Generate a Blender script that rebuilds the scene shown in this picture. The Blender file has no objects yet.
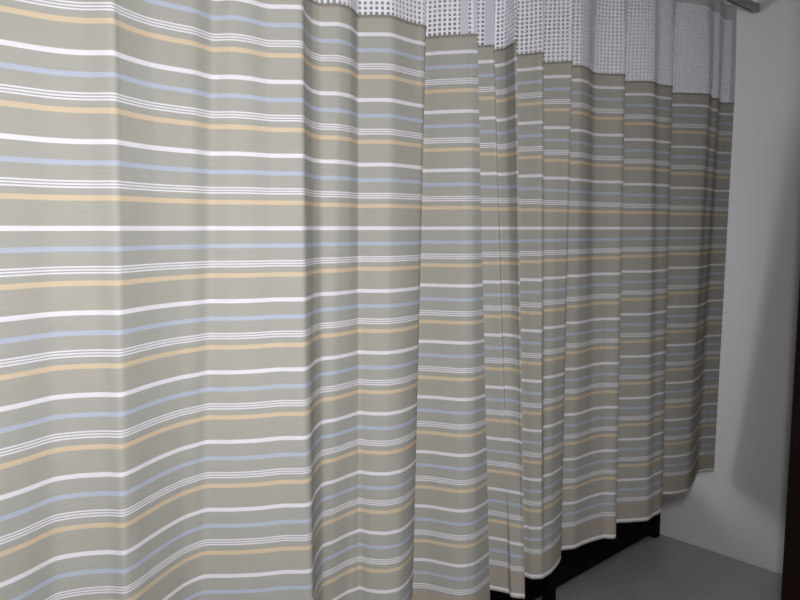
import bpy, bmesh, math, random
from mathutils import Vector
random.seed(4)
S = bpy.context.scene
COL = S.collection
# ------------------------------------------------------------------ camera, world, light
F_PX = 700.0
PITCH = math.atan(72 / F_PX)
EYE = 1.65
cd = bpy.data.cameras.new('camera')
cd.sensor_width = 36; cd.sensor_fit = 'HORIZONTAL'; cd.lens = F_PX / 800 * 36; cd.clip_start = .02
cam = bpy.data.objects.new('camera', cd); COL.objects.link(cam)
cam.location = (0, 0, EYE); cam.rotation_euler = (math.pi / 2 - PITCH, 0, 0)
S.camera = cam
S.view_settings.view_transform = 'Standard'; S.view_settings.look = 'None'
S.view_settings.gamma = 1; S.view_settings.use_curve_mapping = False
S.view_settings.exposure = 0.0
w = bpy.data.worlds.new('world'); S.world = w; w.use_nodes = True
w.node_tree.nodes['Background'].inputs[0].default_value = (.75, .82, 1, 1)
w.node_tree.nodes['Background'].inputs[1].default_value = .6

# room frame: W0 lies at the foot of the right wall; A runs along that wall towards the viewer, B along the curtains away from it
W0 = Vector((1.52, 3.53, 0)); A = Vector((.682, -.731, 0)).normalized(); B = Vector((-A.y * -1, -A.x, 0)); B = Vector((A.y, -A.x, 0))
def rp(a, b, z=0): return W0 + A * a + B * b + Vector((0, 0, z))
A_BACK, A_FRONT, B_LEFT, CEIL = -1.7, 3.1, 5.6, 2.78
RZ = math.atan2(A.y, A.x)

def area(name, loc, aim, sx, sy, power, col):
    l = bpy.data.lights.new(name, 'AREA'); l.shape = 'RECTANGLE'; l.size = sx; l.size_y = sy; l.energy = power; l.color = col
    o = bpy.data.objects.new(name, l); COL.objects.link(o); o.location = loc
    o.rotation_euler = (Vector(aim) - Vector(loc)).to_track_quat('-Z', 'Y').to_euler(); return o
# added lamp, unseen above the camera; aim and spread shape the curtains' falloff
lamp = area('added_lamp_light', rp(1.66, 3.45, 2.06), rp(.1, 2.7, 1.3), .3, .3, 20, (.98, .98, 1)); lamp.data.spread = 2.3
# daylight through the window behind the camera
area('window_daylight', rp(A_FRONT - .06, 3.75, 1.75), rp(0, 3.75, 1.75), 1.5, 1.3, 11.5, (1, .93, .85))
# daylight inside the curtained bay, from its own window in the back wall
area('bay_window_daylight', rp(A_BACK + .06, 2.4, 1.75), rp(0, 1.8, 1.75), .95, .8, 21, (.92, .95, 1))

# ------------------------------------------------------------------ materials
def nt(name):
    m = bpy.data.materials.new(name); m.use_nodes = True; n = m.node_tree
    return m, n, n.nodes['Principled BSDF']
def plain(name, col, rough=.6, metal=0, noise=.0, scale=6, bump=0, bscale=60):
    m, n, p = nt(name)
    p.inputs['Roughness'].default_value = rough; p.inputs['Metallic'].default_value = metal
    tc = n.nodes.new('ShaderNodeTexCoord')
    nz = n.nodes.new('ShaderNodeTexNoise'); nz.inputs['Scale'].default_value = scale; nz.inputs['Detail'].default_value = 5
    n.links.new(tc.outputs['Object'], nz.inputs['Vector'])
    mx = n.nodes.new('ShaderNodeMix'); mx.data_type = 'RGBA'
    n.links.new(nz.outputs['Fac'], mx.inputs[0])
    mx.inputs[6].default_value = [c * (1 - noise) for c in col] + [1]
    mx.inputs[7].default_value = [min(1, c * (1 + noise)) for c in col] + [1]
    n.links.new(mx.outputs[2], p.inputs['Base Color'])
    if bump:
        b = n.nodes.new('ShaderNodeBump'); b.inputs['Strength'].default_value = bump; b.inputs['Distance'].default_value = .002
        n2 = n.nodes.new('ShaderNodeTexNoise'); n2.inputs['Scale'].default_value = bscale; n2.inputs['Detail'].default_value = 6
        n.links.new(tc.outputs['Object'], n2.inputs['Vector']); n.links.new(n2.outputs['Fac'], b.inputs['Height'])
        n.links.new(b.outputs['Normal'], p.inputs['Normal'])
    return m

def fabric(name, gain=1.0, trans=.22, pal=None):
    """woven stripes: UV.y counts stripe repeats, UV.x metres of cloth"""
    m, n, p = nt(name); N = n.nodes; L = n.links
    uv = N.new('ShaderNodeUVMap'); sep = N.new('ShaderNodeSeparateXYZ'); L.new(uv.outputs[0], sep.inputs[0])
    neg = N.new('ShaderNodeMath'); neg.operation = 'MULTIPLY_ADD'; neg.inputs[1].default_value = -1; neg.inputs[2].default_value = 100.1
    L.new(sep.outputs['Y'], neg.inputs[0])
    fr = N.new('ShaderNodeMath'); fr.operation = 'FRACT'; L.new(neg.outputs[0], fr.inputs[0])
    ga = (.457, .452, .414); gb = (.464, .449, .400); wh = (.84, .83, .90); bl = (.52, .57, .69); ye = (.72, .60, .43)
    if pal: ga, gb, wh, bl, ye = pal
    o = .1
    st = [(0, gb), (o - .029, wh), (o + .029, ga), (o + .245 - .03, bl), (o + .245 + .03, ga),
          (o + .445, wh), (o + .463, ga), (o + .481, wh), (o + .499, ga), (o + .517, wh), (o + .535, ga),
          (o + .648 - .031, ye), (o + .648 + .031, gb)]
    cr = N.new('ShaderNodeValToRGB'); cr.color_ramp.interpolation = 'CONSTANT'
    el = cr.color_ramp.elements
    el[0].position = 0; el[0].color = (*gb, 1); el[1].position = st[1][0]; el[1].color = (*st[1][1], 1)
    for pos, c in st[2:]:
        e = el.new(pos); e.color = (*c, 1)
    L.new(fr.outputs[0], cr.inputs[0])
    # slubs of the weave, long along the weft
    mp = N.new('ShaderNodeMapping'); mp.inputs['Scale'].default_value = (14, 34, 1); L.new(uv.outputs[0], mp.inputs[0])
    nz = N.new('ShaderNodeTexNoise'); nz.inputs['Scale'].default_value = 1; nz.inputs['Detail'].default_value = 4; L.new(mp.outputs[0], nz.inputs['Vector'])
    mr = N.new('ShaderNodeMapRange'); mr.inputs['From Min'].default_value = .25; mr.inputs['From Max'].default_value = .75
    mr.inputs['To Min'].default_value = .965 * gain; mr.inputs['To Max'].default_value = 1.03 * gain
    L.new(nz.outputs['Fac'], mr.inputs['Value'])
    sc = N.new('ShaderNodeVectorMath'); sc.operation = 'SCALE'
    L.new(cr.outputs['Color'], sc.inputs[0]); L.new(mr.outputs[0], sc.inputs['Scale'])
    df = N.new('ShaderNodeBsdfDiffuse'); tr = N.new('ShaderNodeBsdfTranslucent')
    L.new(sc.outputs[0], df.inputs['Color']); tw = N.new('ShaderNodeVectorMath'); tw.operation = 'MULTIPLY'; tw.inputs[1].default_value = (1, .86, .70); L.new(sc.outputs[0], tw.inputs[0]); L.new(tw.outputs[0], tr.inputs['Color'])
    mp2 = N.new('ShaderNodeMapping'); mp2.inputs['Scale'].default_value = (9, 1.1, 1); L.new(uv.outputs[0], mp2.inputs[0])
    n3 = N.new('ShaderNodeTexNoise'); n3.inputs['Scale'].default_value = 1; n3.inputs['Detail'].default_value = 2; L.new(mp2.outputs[0], n3.inputs['Vector'])
    bp = N.new('ShaderNodeBump'); bp.inputs['Strength'].default_value = .35; bp.inputs['Distance'].default_value = .012
    L.new(n3.outputs['Fac'], bp.inputs['Height']); L.new(bp.outputs['Normal'], df.inputs['Normal'])
    ms = N.new('ShaderNodeMixShader'); ms.inputs[0].default_value = trans
    L.new(df.outputs[0], ms.inputs[1]); L.new(tr.outputs[0], ms.inputs[2])
    L.new(ms.outputs[0], N['Material Output'].inputs['Surface'])
    return m
M_FAB = fabric('striped_cotton')
M_HEM = fabric('striped_cotton_hem_dimmed', 1, .03, ((.37, .345, .315), (.365, .33, .29), (.74, .72, .74), (.36, .36, .38), (.40, .33, .25)))  # doubled hem; backlight lost through two layers is put into darker colours
M_SIDE = fabric('striped_cotton_side_hem_dimmed', .80, .03)  # same cloth, shade of the doubled, turned edge put into its colour
M_TOPHEM = plain('taupe_top_seam', (.25, .225, .20), .9, noise=.15, scale=80)
M_NET = plain('white_net_thread', (.80, .79, .84), .8, noise=.03, scale=90)
M_TAPE = plain('lavender_white_tape', (.56, .55, .64), .85, noise=.03, scale=60)
M_HEAD = plain('grey_header_tape', (.52, .51, .52), .85, noise=.04, scale=60)
M_WALL = plain('painted_wall', (.66, .645, .64), .75, noise=.03, scale=2.2, bump=.15, bscale=120)
M_CEIL = plain('ceiling_paint', (.78, .78, .77), .8, noise=.02)
M_RAIL = plain('grey_anodised_rail', (.32, .31, .34), .5, 0, .05, 30)
M_CAP = plain('grey_plastic_cap', (.30, .29, .28), .55, 0, .05, 30)
M_BLACK = plain('black_vinyl', (.003, .003, .003), .95, 0, .1, 20)
M_BLACKM = plain('black_painted_steel', (.002, .002, .002), .95, .0, .1, 20)
for _m in (M_BLACK, M_BLACKM): _m.node_tree.nodes['Principled BSDF'].inputs['Specular IOR Level'].default_value = .15
M_SHEET = plain('pale_sheet', (.55, .57, .6), .85, 0, .04, 10, .3, 30)
M_CHROME = plain('brushed_steel', (.6, .6, .6), .3, 1, .05, 40)
M_GLASS = None

def wood():
    m, n, p = nt('dark_brown_wood'); N = n.nodes; L = n.links
    tc = N.new('ShaderNodeTexCoord'); mp = N.new('ShaderNodeMapping'); mp.inputs['Scale'].default_value = (30, 30, 1.5)
    nz = N.new('ShaderNodeTexNoise'); nz.inputs['Scale'].default_value = 1.5; nz.inputs['Detail'].default_value = 6
    cr = N.new('ShaderNodeValToRGB'); cr.color_ramp.elements[0].color = (.010, .004, .0035, 1); cr.color_ramp.elements[1].color = (.022, .010, .008, 1)
    L.new(tc.outputs['Object'], mp.inputs[0]); L.new(mp.outputs[0], nz.inputs['Vector']); L.new(nz.outputs['Fac'], cr.inputs[0])
    L.new(cr.outputs[0], p.inputs['Base Color']); p.inputs['Roughness'].default_value = .7; p.inputs['Specular IOR Level'].default_value = .12
    return m
M_WOOD = wood()

def floor_mat():
    m, n, p = nt('grey_floor_tile'); N = n.nodes; L = n.links
    tc = N.new('ShaderNodeTexCoord')
    bk = N.new('ShaderNodeTexBrick'); bk.offset = 0; bk.inputs['Scale'].default_value = 1
    bk.inputs['Brick Width'].default_value = .6; bk.inputs['Row Height'].default_value = .6
    bk.inputs['Mortar Size'].default_value = .003; bk.inputs['Mortar Smooth'].default_value = .4
    bk.inputs['Color1'].default_value = (.335, .34, .345, 1); bk.inputs['Color2'].default_value = (.32, .325, .33, 1); bk.inputs['Mortar'].default_value = (.29, .29, .29, 1)
    L.new(tc.outputs['Object'], bk.inputs['Vector'])
    nz = N.new('ShaderNodeTexNoise'); nz.inputs['Scale'].default_value = 3.5; nz.inputs['Detail'].default_value = 7
    L.new(tc.outputs['Object'], nz.inputs['Vector'])
    mr = N.new('ShaderNodeMapRange'); mr.inputs['From Min'].default_value = .3; mr.inputs['From Max'].default_value = .7; mr.inputs['To Min'].default_value = .88; mr.inputs['To Max'].default_value = 1.08
    L.new(nz.outputs['Fac'], mr.inputs['Value'])
    # small dark scuffs
    vz = N.new('ShaderNodeTexNoise'); vz.inputs['Scale'].default_value = 7; vz.inputs['Detail'].default_value = 2; L.new(tc.outputs['Object'], vz.inputs['Vector'])
    mr2 = N.new('ShaderNodeMapRange'); mr2.inputs['From Min'].default_value = .70; mr2.inputs['From Max'].default_value = .76; mr2.inputs['To Min'].default_value = 1; mr2.inputs['To Max'].default_value = .72
    L.new(vz.outputs['Fac'], mr2.inputs['Value'])
    mu = N.new('ShaderNodeMath'); mu.operation = 'MULTIPLY'; L.new(mr.outputs[0], mu.inputs[0]); L.new(mr2.outputs[0], mu.inputs[1])
    sc = N.new('ShaderNodeVectorMath'); sc.operation = 'SCALE'; L.new(bk.outputs['Color'], sc.inputs[0]); L.new(mu.outputs[0], sc.inputs['Scale'])
    L.new(sc.outputs[0], p.inputs['Base Color']); p.inputs['Roughness'].default_value = .38
    return m
M_FLOOR = floor_mat()

# ------------------------------------------------------------------ helpers
def tag(o, label=None, cat=None, group=None, kind=None):
    if label: o['label'] = label
    if cat: o['category'] = cat
    if group: o['group'] = group
    if kind: o['kind'] = kind
    return o
def link(name, bm, mat, parent=None, loc=None, rz=0, smooth=False, bevel=0):
    me = bpy.data.meshes.new(name); bm.to_mesh(me); bm.free()
    o = bpy.data.objects.new(name, me); COL.objects.link(o)
    if mat: me.materials.append(mat)
    if smooth:
        for p in me.polygons: p.use_smooth = True
    if loc is not None: o.location = loc
    o.rotation_euler.z = rz
    if parent: o.parent = parent
    if bevel:
        b = o.modifiers.new('bevel', 'BEVEL'); b.width = bevel; b.segments = 3; b.limit_method = 'ANGLE'
    return o
def box(bm, x0, x1, y0, y1, z0, z1):
    v = [bm.verts.new((x, y, z)) for x in (x0, x1) for y in (y0, y1) for z in (z0, z1)]
    for f in ((0, 1, 3, 2), (4, 6, 7, 5), (0, 4, 5, 1), (2, 3, 7, 6), (0, 2, 6, 4), (1, 5, 7, 3)):
        bm.faces.new([v[i] for i in f])
    return bm
def cyl(bm, c0, c1, r, n=16):
    c0 = Vector(c0); c1 = Vector(c1); q = (c1 - c0).to_track_quat('Z', 'Y')
    rings = [[bm.verts.new(c + q @ Vector((math.cos(t) * r, math.sin(t) * r, 0))) for t in [2 * math.pi * i / n for i in range(n)]] for c in (c0, c1)]
    for i in range(n): bm.faces.new([rings[0][i], rings[0][(i + 1) % n], rings[1][(i + 1) % n], rings[1][i]])
    bm.faces.new(rings[0][::-1]); bm.faces.new(rings[1]); return bm
def empty(name, loc, rz=0):
    o = bpy.data.objects.new(name, None); COL.objects.link(o); o.location = loc; o.rotation_euler.z = rz; o.empty_display_size = .1; return o
B_ = bmesh.new

# ------------------------------------------------------------------ room shell (local x = A towards the viewer, local y = -B)
# local frame: x along A, y along -B (right wall at y = 0, room at negative y)
def shell(name, dims, mat, kind='structure'):
    o = link(name, box(B_(), *dims), mat, loc=W0, rz=RZ); return tag(o, kind=kind)
T = .12
shell('floor', (A_BACK - T, A_FRONT + T, -B_LEFT - T, T, -.1, 0), M_FLOOR)
shell('ceiling', (A_BACK - T, A_FRONT + T, -B_LEFT - T, T, CEIL, CEIL + .1), M_CEIL)
def wall_with_hole(name, axis, pos0, pos1, lo, hi, hole, mat):
    bm = B_(); h0, h1, z0, z1 = hole
    for (s0, s1, a, b) in ((lo, h0, 0, CEIL), (h1, hi, 0, CEIL), (h0, h1, 0, z0), (h0, h1, z1, CEIL)):
        if b - a < 1e-4: continue
        if axis == 'y': box(bm, pos0, pos1, s0, s1, a, b)
        else: box(bm, s0, s1, pos0, pos1, a, b)
    return tag(link(name, bm, mat, loc=W0, rz=RZ), kind='structure')
wall_with_hole('wall_front', 'y', A_FRONT, A_FRONT + T, -B_LEFT, 0, (-4.55, -2.95, 1.05, 2.45), M_WALL)
wall_with_hole('wall_back', 'y', A_BACK - T, A_BACK, -B_LEFT, 0, (-2.95, -1.85, 1.25, 2.25), M_WALL)
DR0, DR1 = 1.33, 2.23          # doorway in the right wall, beyond the right edge of the picture
wall_with_hole('wall_right', 'x', 0, T, A_BACK - T, A_FRONT + T, (DR0, DR1, 0, 2.12), M_WALL)
shell('wall_left', (A_BACK - T, A_FRONT + T, -B_LEFT - T, -B_LEFT, 0, CEIL), M_WALL)

def window(idx, x, y0, y1, z0, z1, inward):
    bm = B_(); t = .05; d0, d1 = x - .03, x + .03
    box(bm, d0, d1, y0, y0 + t, z0, z1); box(bm, d0, d1, y1 - t, y1, z0, z1)
    box(bm, d0, d1, y0 + t, y1 - t, z0, z0 + t); box(bm, d0, d1, y0 + t, y1 - t, z1 - t, z1)
    box(bm, d0, d1, (y0 + y1) / 2 - t / 2, (y0 + y1) / 2 + t / 2, z0 + t, z1 - t)
    f = tag(link('window_%d' % idx, bm, M_CEIL, loc=W0, rz=RZ, bevel=.004), kind='structure')
    m, n, p = nt('window_glass_%d' % idx); p.inputs['Transmission Weight'].default_value = 1; p.inputs['Roughness'].default_value = .02; p.inputs['Base Color'].default_value = (.9, .95, 1, 1)
    g = B_(); box(g, x - .003, x + .003, y0 + t, y1 - t, z0 + t, z1 - t)
    link('pane', g, m, parent=f)
window(1, A_FRONT + .06, -4.55, -2.95, 1.05, 2.45, -1)
window(2, A_BACK - .06, -2.95, -1.85, 1.25, 2.25, 1)

# door frame and open door leaf at the right of the picture
bm = B_(); box(bm, DR0, DR0 + .05, -.015, T + .01, 0, 2.12); box(bm, DR1 - .05, DR1, -.015, T + .01, 0, 2.12); box(bm, DR0 + .05, DR1 - .05, -.015, T + .01, 2.07, 2.12)
tag(link('trim_1', bm, M_WOOD, loc=W0, rz=RZ), kind='structure')

# ------------------------------------------------------------------ curtains
P = .17                                    # height of one stripe repeat
K_TOP, K_HEM, K_BOT, K_HEAD, K_RAIL = 3.26, -6.56, -7.07, 5.40, 5.80
cp, sp = math.cos(PITCH), math.sin(PITCH)
def ray_at(x, y, k):
    a = (x - 400) / F_PX; b = (300 - y) / F_PX
    r = Vector((a, cp + b * sp, -sp + b * cp)); t = k * P / r.z
    return Vector((r.x * t, r.y * t))
# plan positions of the folds at a high stripe (x, y, k) and at a low stripe (x, y, k), measured
front_nodes = [
 (0,41.5,2, 0,585,-4),(20,44.8,2, 25,574,-4),(45,48.8,2, 55,558.5,-4),(65,51.2,2, 82,553.5,-4),(86,52.5,2, 109,551.7,-4),(112,52.5,2, 124,552.5,-4),
 (121,55.5,2, 136,546.5,-4),(135,60.2,2, 150,537,-4),(152,64.8,2, 165,527.5,-4),(175,69,2, 182,518,-4),(194,72,2, 195,513,-4),(212,76.8,2, 207,509.5,-4),
 (232,76.6,2, 232,509.3,-4),(250,78.3,2, 258,508,-4),(270,81.5,2, 283,505.3,-4),(301,82,2, 304,505,-4),(306,86,2, 311,502.5,-4),(312,90.5,2, 315,493,-4),(321,93,2, 322,484.5,-4),
 (338,23.8,3, 334,541,-5),(350,27.3,3, 347,534.5,-5),(355,31.5,3, 354,532,-5),(358.5,34,3, 360,530,-5),(373,34,3, 370,532.2,-5),(391,34.5,3, 386,533,-5),
 (405,39,3, 400,530,-5),(416,42,3, 409,523.5,-5),(425.5,44.3,3, 414.3,515,-5),
 (423,53.5,3, 410,506,-5),(440,52.6,3, 428,506,-5),(453,52,3, 445,508.8,-5),(464,51.5,3, 460,510.8,-5),(471,51.1,3, 474,509,-5),(477.5,51.6,3, 487.5,501,-5)]
rear_nodes = [
 (446,64,3, 450,489,-5),(460,63,3, 465,488,-5),(474,62,3, 484,487.5,-5),(485,61.6,3, 495,488.6,-5),(494,61.2,3, 506,490.3,-5),(494.5,65.5,3, 508,490.8,-5),(505,64,3, 515,492,-5),(512,60.5,3, 520,493,-5),
 (516.5,58.3,3, 524.5,594,-7),(514.5,69.5,3, 522.5,573.5,-7),(530,69,3, 532,575.5,-7),(543,68,3, 541,575.3,-7),(541.8,76.5,3, 544,574,-7),(555,76.5,3, 551,569.5,-7),(564,76.3,3, 557,562.5,-7),(571.5,76.2,3, 560.5,556,-7),
 (569,80,3, 562,459.8,-5),(580,80,3, 575,458.6,-5),(588,82.3,3, 584,455.5,-5),(594,86.5,3, 592,452.5,-5),(608,87.6,3, 604,450.3,-5),(624.8,88,3, 617.3,450,-5),
 (622,94,3, 615.5,440,-5),(640,94,3, 632,439,-5),(653,94.6,3, 648,438,-5),(658,97,3, 654,434.8,-5),(672,99,3, 663.8,431,-5),
 (669,104.5,3, 661.5,420.8,-5),(687,105,3, 676,419.7,-5),(707.5,106,3, 690,418,-5),(711,109.3,3, 694.5,415.2,-5),(717.3,110.2,3, 698,411,-5),(719.5,113.6,3, 702,404.6,-5),(733.5,114.2,3, 717.6,403.2,-5)]
def build_nodes(src):
    out = []
    for xt, yt, kt, xb, yb, kb in src:
        a = ray_at(xt, yt, kt); b = ray_at(xb, yb, kb)
        d = (a - b) / (kt - kb)
        out.append((a + d * (3 - kt), d))             # plan position at k = 3 and its drift per repeat
    return out
RAIL_END = Vector((1.652, 3.375)); RAIL_DIR = Vector((-.763, -.6464)).normalized(); RAIL_N = Vector((-RAIL_DIR.y, RAIL_DIR.x))
fn = build_nodes(front_nodes); rn = build_nodes(rear_nodes)
# the front curtain runs on beyond the left edge of the picture
ext = []; base = fn[0][0]
for i in range(16, 0, -1):
    s = i * .055
    ext.append((base + RAIL_DIR * s + RAIL_N * (.022 * math.sin(s * 11) * min(1, s / .2)), fn[0][1] * max(0, 1 - s / .5)))
fn = ext + fn

def cr(p0, p1, p2, p3, t):
    return .5 * ((2 * p1) + (p2 - p0) * t + (2 * p0 - 5 * p1 + 4 * p2 - p3) * t * t + (3 * p1 - p0 - 3 * p2 + p3) * t ** 3)
class Curtain:
    SUB = 5
    def __init__(s, nodes):
        s.pts = []
        n = len(nodes)
        for i in range(n - 1):
            q = [nodes[max(0, min(n - 1, j))] for j in (i - 1, i, i + 1, i + 2)]
            for k in range(s.SUB):
                t = k / s.SUB
                a = cr(*[v[0] for v in q], t); d = cr(*[v[1] for v in q], t)
                l = q[1][0].lerp(q[2][0], t); ld = q[1][1].lerp(q[2][1], t)
                s.pts.append((a.lerp(l, .35), d.lerp(ld, .35)))
        s.pts.append(nodes[-1])
        s.u = [0]
        for i in range(1, len(s.pts)): s.u.append(s.u[-1] + (s.pts[i][0] - s.pts[i - 1][0]).length)
        s.L = s.u[-1]
    def at(s, u, k):
        u = max(0, min(s.L, u))
        lo, hi = 0, len(s.u) - 2
        while lo < hi:
            m = (lo + hi + 1) // 2
            if s.u[m] <= u: lo = m
            else: hi = m - 1
        t = (u - s.u[lo]) / max(1e-9, s.u[lo + 1] - s.u[lo])
        a = s.pts[lo][0].lerp(s.pts[lo + 1][0], t); d = s.pts[lo][1].lerp(s.pts[lo + 1][1], t)
        kk = min(k, K_TOP); q = a + d * (kk - 3)
        if k > K_TOP:                                     # the net gathers towards the straight rail
            r = q - RAIL_END; along = r.dot(RAIL_DIR)
            target = RAIL_END + RAIL_DIR * along
            f = (k - K_TOP) / (K_RAIL - K_TOP)
            q = q.lerp(target, .55 * f * f)
        return Vector((q.x, q.y, EYE + k * P))
    def off(s, u, k, o):
        a = s.at(u - .004, k); b = s.at(u + .004, k); t = b - a; n = Vector((t.y, -t.x, 0))
        return s.at(u, k) + (n.normalized() * o if n.length > 1e-9 else Vector((0, 0, 0)))
def sheet(name, C, us, ks, mat, parent, origin, off=0, thick=.0012, keep=None, uvf=None):
    bm = B_(); uvl = bm.loops.layers.uv.new('UVMap')
    g = [[bm.verts.new((C.off(u, k, off) if off else C.at(u, k)) - origin) for k in ks] for u in us]
    uvm = {}
    for i, u in enumerate(us):
        for j, k in enumerate(ks): uvm[g[i][j]] = (u, k)
    for i in range(len(us) - 1):
        for j in range(len(ks) - 1):
            if keep and not keep(i, j): continue
            f = bm.faces.new((g[i][j], g[i + 1][j], g[i + 1][j + 1], g[i][j + 1]))
            for l in f.loops: l[uvl].uv = uvm[l.vert]
    for v in [v for v in bm.verts if not v.link_faces]: bm.verts.remove(v)
    o = link(name, bm, mat, parent=parent, smooth=True)
    sd = o.modifiers.new('thickness', 'SOLIDIFY'); sd.thickness = thick; sd.offset = 0; sd.use_rim = False
    return o
def frange(a, b, n): return [a + (b - a) * i / n for i in range(n + 1)]
def make_curtain(label, C, tapes, side):
    o2 = C.at(C.L / 2, K_BOT); origin = Vector((o2.x, o2.y, EYE + K_BOT * P))
    root = empty('curtain', origin); tag(root, label, 'curtain')
    us = list(C.u)
    s0, s1 = side
    usm = [u for u in us if s0 < u < C.L - s1]; usm = [s0] + usm + [C.L - s1]
    sheet('striped_panel', C, usm, frange(K_HEM, K_TOP, 40), M_FAB, root, origin)
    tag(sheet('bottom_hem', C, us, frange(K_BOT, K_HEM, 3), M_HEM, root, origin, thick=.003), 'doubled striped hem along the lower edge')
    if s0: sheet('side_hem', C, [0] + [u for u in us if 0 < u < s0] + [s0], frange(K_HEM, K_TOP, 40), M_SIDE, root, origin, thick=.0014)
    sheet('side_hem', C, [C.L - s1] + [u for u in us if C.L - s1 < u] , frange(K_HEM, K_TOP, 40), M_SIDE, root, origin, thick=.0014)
    tag(sheet('top_seam', C, us, frange(K_TOP - .015, K_TOP + .03, 2), M_TOPHEM, root, origin, thick=.0045), 'dark taupe seam joining cloth and net')
    # net: real threads with open holes
    cw, ch, tw, th = .0150, .0130, .0064, .0051
    nu = int(C.L / cw); ub = []
    for i in range(nu): ub += [i * cw, i * cw + tw]
    ub.append(nu * cw)
    nk = int((K_HEAD - K_TOP) * P / ch); kb = []
    for j in range(nk): kb += [K_TOP + j * ch / P, K_TOP + (j * ch + th) / P]
    kb.append(K_HEAD + .02)
    net = sheet('net_panel', C, ub, kb, M_NET, root, origin, thick=.0015, keep=lambda i, j: i % 2 == 0 or j % 2 == 0)
    tag(net, 'white open square-mesh net')
    for (t0, t1) in tapes:
        sheet('net_tape', C, frange(t0, t1, 6), frange(K_TOP, K_HEAD, 10), M_TAPE, root, origin, thick=.004)
    sheet('header_tape', C, us, frange(K_HEAD, K_RAIL - .03, 4), M_HEAD, root, origin, thick=.004)
    n = int(C.L / .16)
    for i in range(n + 1):
        u = .03 + (C.L - .06) * i / n; q = C.at(u, K_RAIL - .1) - origin
        e = C.at(u, K_RAIL); r = Vector((e.x, e.y)) - RAIL_END; tgt = RAIL_END + RAIL_DIR * r.dot(RAIL_DIR)
        top = Vector((tgt.x, tgt.y, EYE + (K_RAIL + .05) * P)) - origin
        hb = B_(); cyl(hb, q, q + Vector((0, 0, .02)), .0022, 8); cyl(hb, q + Vector((0, 0, .018)), top, .0022, 8)
        link('glider_hook', hb, M_CAP, parent=root, smooth=True)
    return root
CF, CR = Curtain(fn), Curtain(rn)
def u_at_node(C, i): return C.u[min(len(C.u) - 1, i * C.SUB)]
nE = len(ext)
make_curtain('nearer striped hospital curtain covering the left half of the view, brightly lit', CF,
             [(u_at_node(CF, nE + 31) - .012, u_at_node(CF, nE + 31) + .012), (CF.L - .012, CF.L)], (0, .03))
make_curtain('farther striped hospital curtain on the right, dimmer and deeply pleated, reaching to the wall', CR,
             [(u_at_node(CR, 3), u_at_node(CR, 4) ), (CR.L - .022, CR.L)], (.03, .05))

# ------------------------------------------------------------------ curtain rail
ang = math.atan2(RAIL_DIR.y, RAIL_DIR.x)
zr = EYE + 5.86 * P
root = empty('curtain_rail', (RAIL_END.x, RAIL_END.y, zr), ang)
tag(root, 'grey metal curtain rail ending at the wall, top right corner', 'curtain rail')
Lr = 4.9
bm = B_()
pr = [(-.016, 0), (-.005, 0), (-.005, .004), (-.012, .004), (-.012, .032), (.012, .032), (.012, .004), (.005, .004), (.005, 0), (.016, 0), (.016, .036), (-.016, .036)]
r0 = [bm.verts.new((.03, y, z)) for y, z in pr]; r1 = [bm.verts.new((Lr, y, z)) for y, z in pr]
for i in range(len(pr)): j = (i + 1) % len(pr); bm.faces.new((r0[i], r0[j], r1[j], r1[i]))
bm.faces.new(r0[::-1]); bm.faces.new(r1)
link('rail', bm, M_RAIL, parent=root)
link('end_cap', box(B_(), -.004, .032, -.018, .018, -.002, .038), M_CAP, parent=root, bevel=.004)
for x in (.5, 1.7, 2.9, 4.1):
    b = B_(); cyl(b, (x, 0, .036), (x, 0, CEIL - zr), .006, 12); cyl(b, (x, 0, CEIL - zr - .006), (x, 0, CEIL - zr), .02, 16)
    link('ceiling_bracket', b, M_CAP, parent=root, smooth=False)

# ------------------------------------------------------------------ fitting made for the added lamp above the camera
lm = empty('added_lamp', lamp.location); lm.rotation_euler = lamp.rotation_euler
tag(lm, 'added square white lamp turned to the curtains, out of frame', 'lamp')
link('housing', box(B_(), -.19, .19, -.19, .19, .012, .06), M_CEIL, parent=lm, bevel=.006)
for d in ((-.19, -.165, -.19, .19), (.165, .19, -.19, .19), (-.165, .165, -.19, -.165), (-.165, .165, .165, .19)):
    link('rim', box(B_(), *d, -.02, .012), M_CEIL, parent=lm, bevel=.003)
b = B_(); up = lamp.rotation_euler.to_matrix().inverted() @ Vector((0, 0, 1)); c0 = Vector((0, 0, .05)); L0 = (CEIL - lamp.location.z) - (lamp.rotation_euler.to_matrix() @ c0).z
cyl(b, c0, c0 + up * L0, .012); link('stem', b, M_CAP, parent=lm)

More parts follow.
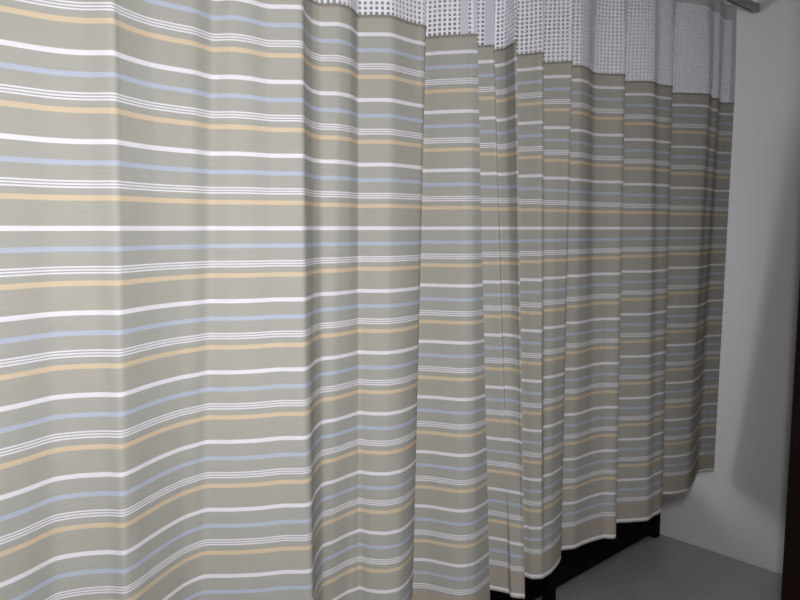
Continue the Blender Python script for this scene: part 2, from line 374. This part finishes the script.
# ------------------------------------------------------------------ open door leaf
F = Vector((1.60, 2.78, 0)); Hg = rp(DR0 + .02, .03); Hg.z = 0
dv = Hg - F; Ld = dv.length
door = empty('door_1', (F.x, F.y, 0), math.atan2(dv.y, dv.x)); tag(door, kind='structure')
bm = B_(); box(bm, 0, Ld, 0, .042, .008, 2.06)
link('door_leaf', bm, M_WOOD, parent=door, bevel=.003)
for (z0, z1) in ((.18, .92), (1.08, 1.92)):
    bm = B_(); box(bm, .13, Ld - .13, -.006, .048, z0, z1); link('door_panel', bm, M_WOOD, parent=door, bevel=.006)
bm = B_(); cyl(bm, (.065, -.006, 1.0), (.065, -.05, 1.0), .011); cyl(bm, (.065, -.045, 1.0), (.18, -.045, 1.0), .009); cyl(bm, (.065, 0, 1.0), (.065, -.008, 1.0), .026)
link('door_handle', bm, M_CHROME, parent=door, smooth=False)

# ------------------------------------------------------------------ black bed behind the curtains
# foot-end corner nearest the curtain
FC = Vector((1.40, 3.62, 0)); NC = Vector((.665, 2.965, 0))
bd = (NC - FC).normalized(); bang = math.atan2(bd.y, bd.x)
bed = empty('bed', (FC.x, FC.y, 0), bang)
tag(bed, 'black low bed behind the curtains, its dark base showing under the farther hem', 'bed')
# local x runs along the bed away from the wall; local y<0 is the far side
side = -1 if Vector((-bd.y, bd.x, 0)).dot(Vector((0, 1, 0))) < 0 else 1
LB, WB = 1.95, .85
def bb(name, x0, x1, y0, y1, z0, z1, mat, bev=.005, par=bed):
    ys = sorted((y0 * side, y1 * side)); return link(name, box(B_(), x0, x1, ys[0], ys[1], z0, z1), mat, parent=par, bevel=bev)
bb('side_rail', .05, LB - .05, .005, .03, .035, .34, M_BLACKM)
bb('side_rail', .05, LB - .05, WB - .03, WB - .005, .07, .34, M_BLACKM)
bb('end_rail', .01, .035, .05, WB - .05, .07, .34, M_BLACKM)
bb('end_rail', LB - .035, LB - .01, .05, WB - .05, .07, .34, M_BLACKM)
for x in (0, LB - .05):
    for y in (0, WB - .05):
        bb('leg', x, x + .05, y, y + .05, 0, .36, M_BLACKM)
bb('leg', .975, 1.035, -.03, .004, 0, .30, M_BLACKM)
bb('leg', .975, 1.035, WB - .004, WB + .03, 0, .30, M_BLACKM)
bb('bed_base', .04, LB - .04, .032, WB - .032, .30, .36, M_BLACK)
bb('mattress', .02, LB - .02, .02, WB - .02, .362, .48, M_SHEET, .03)
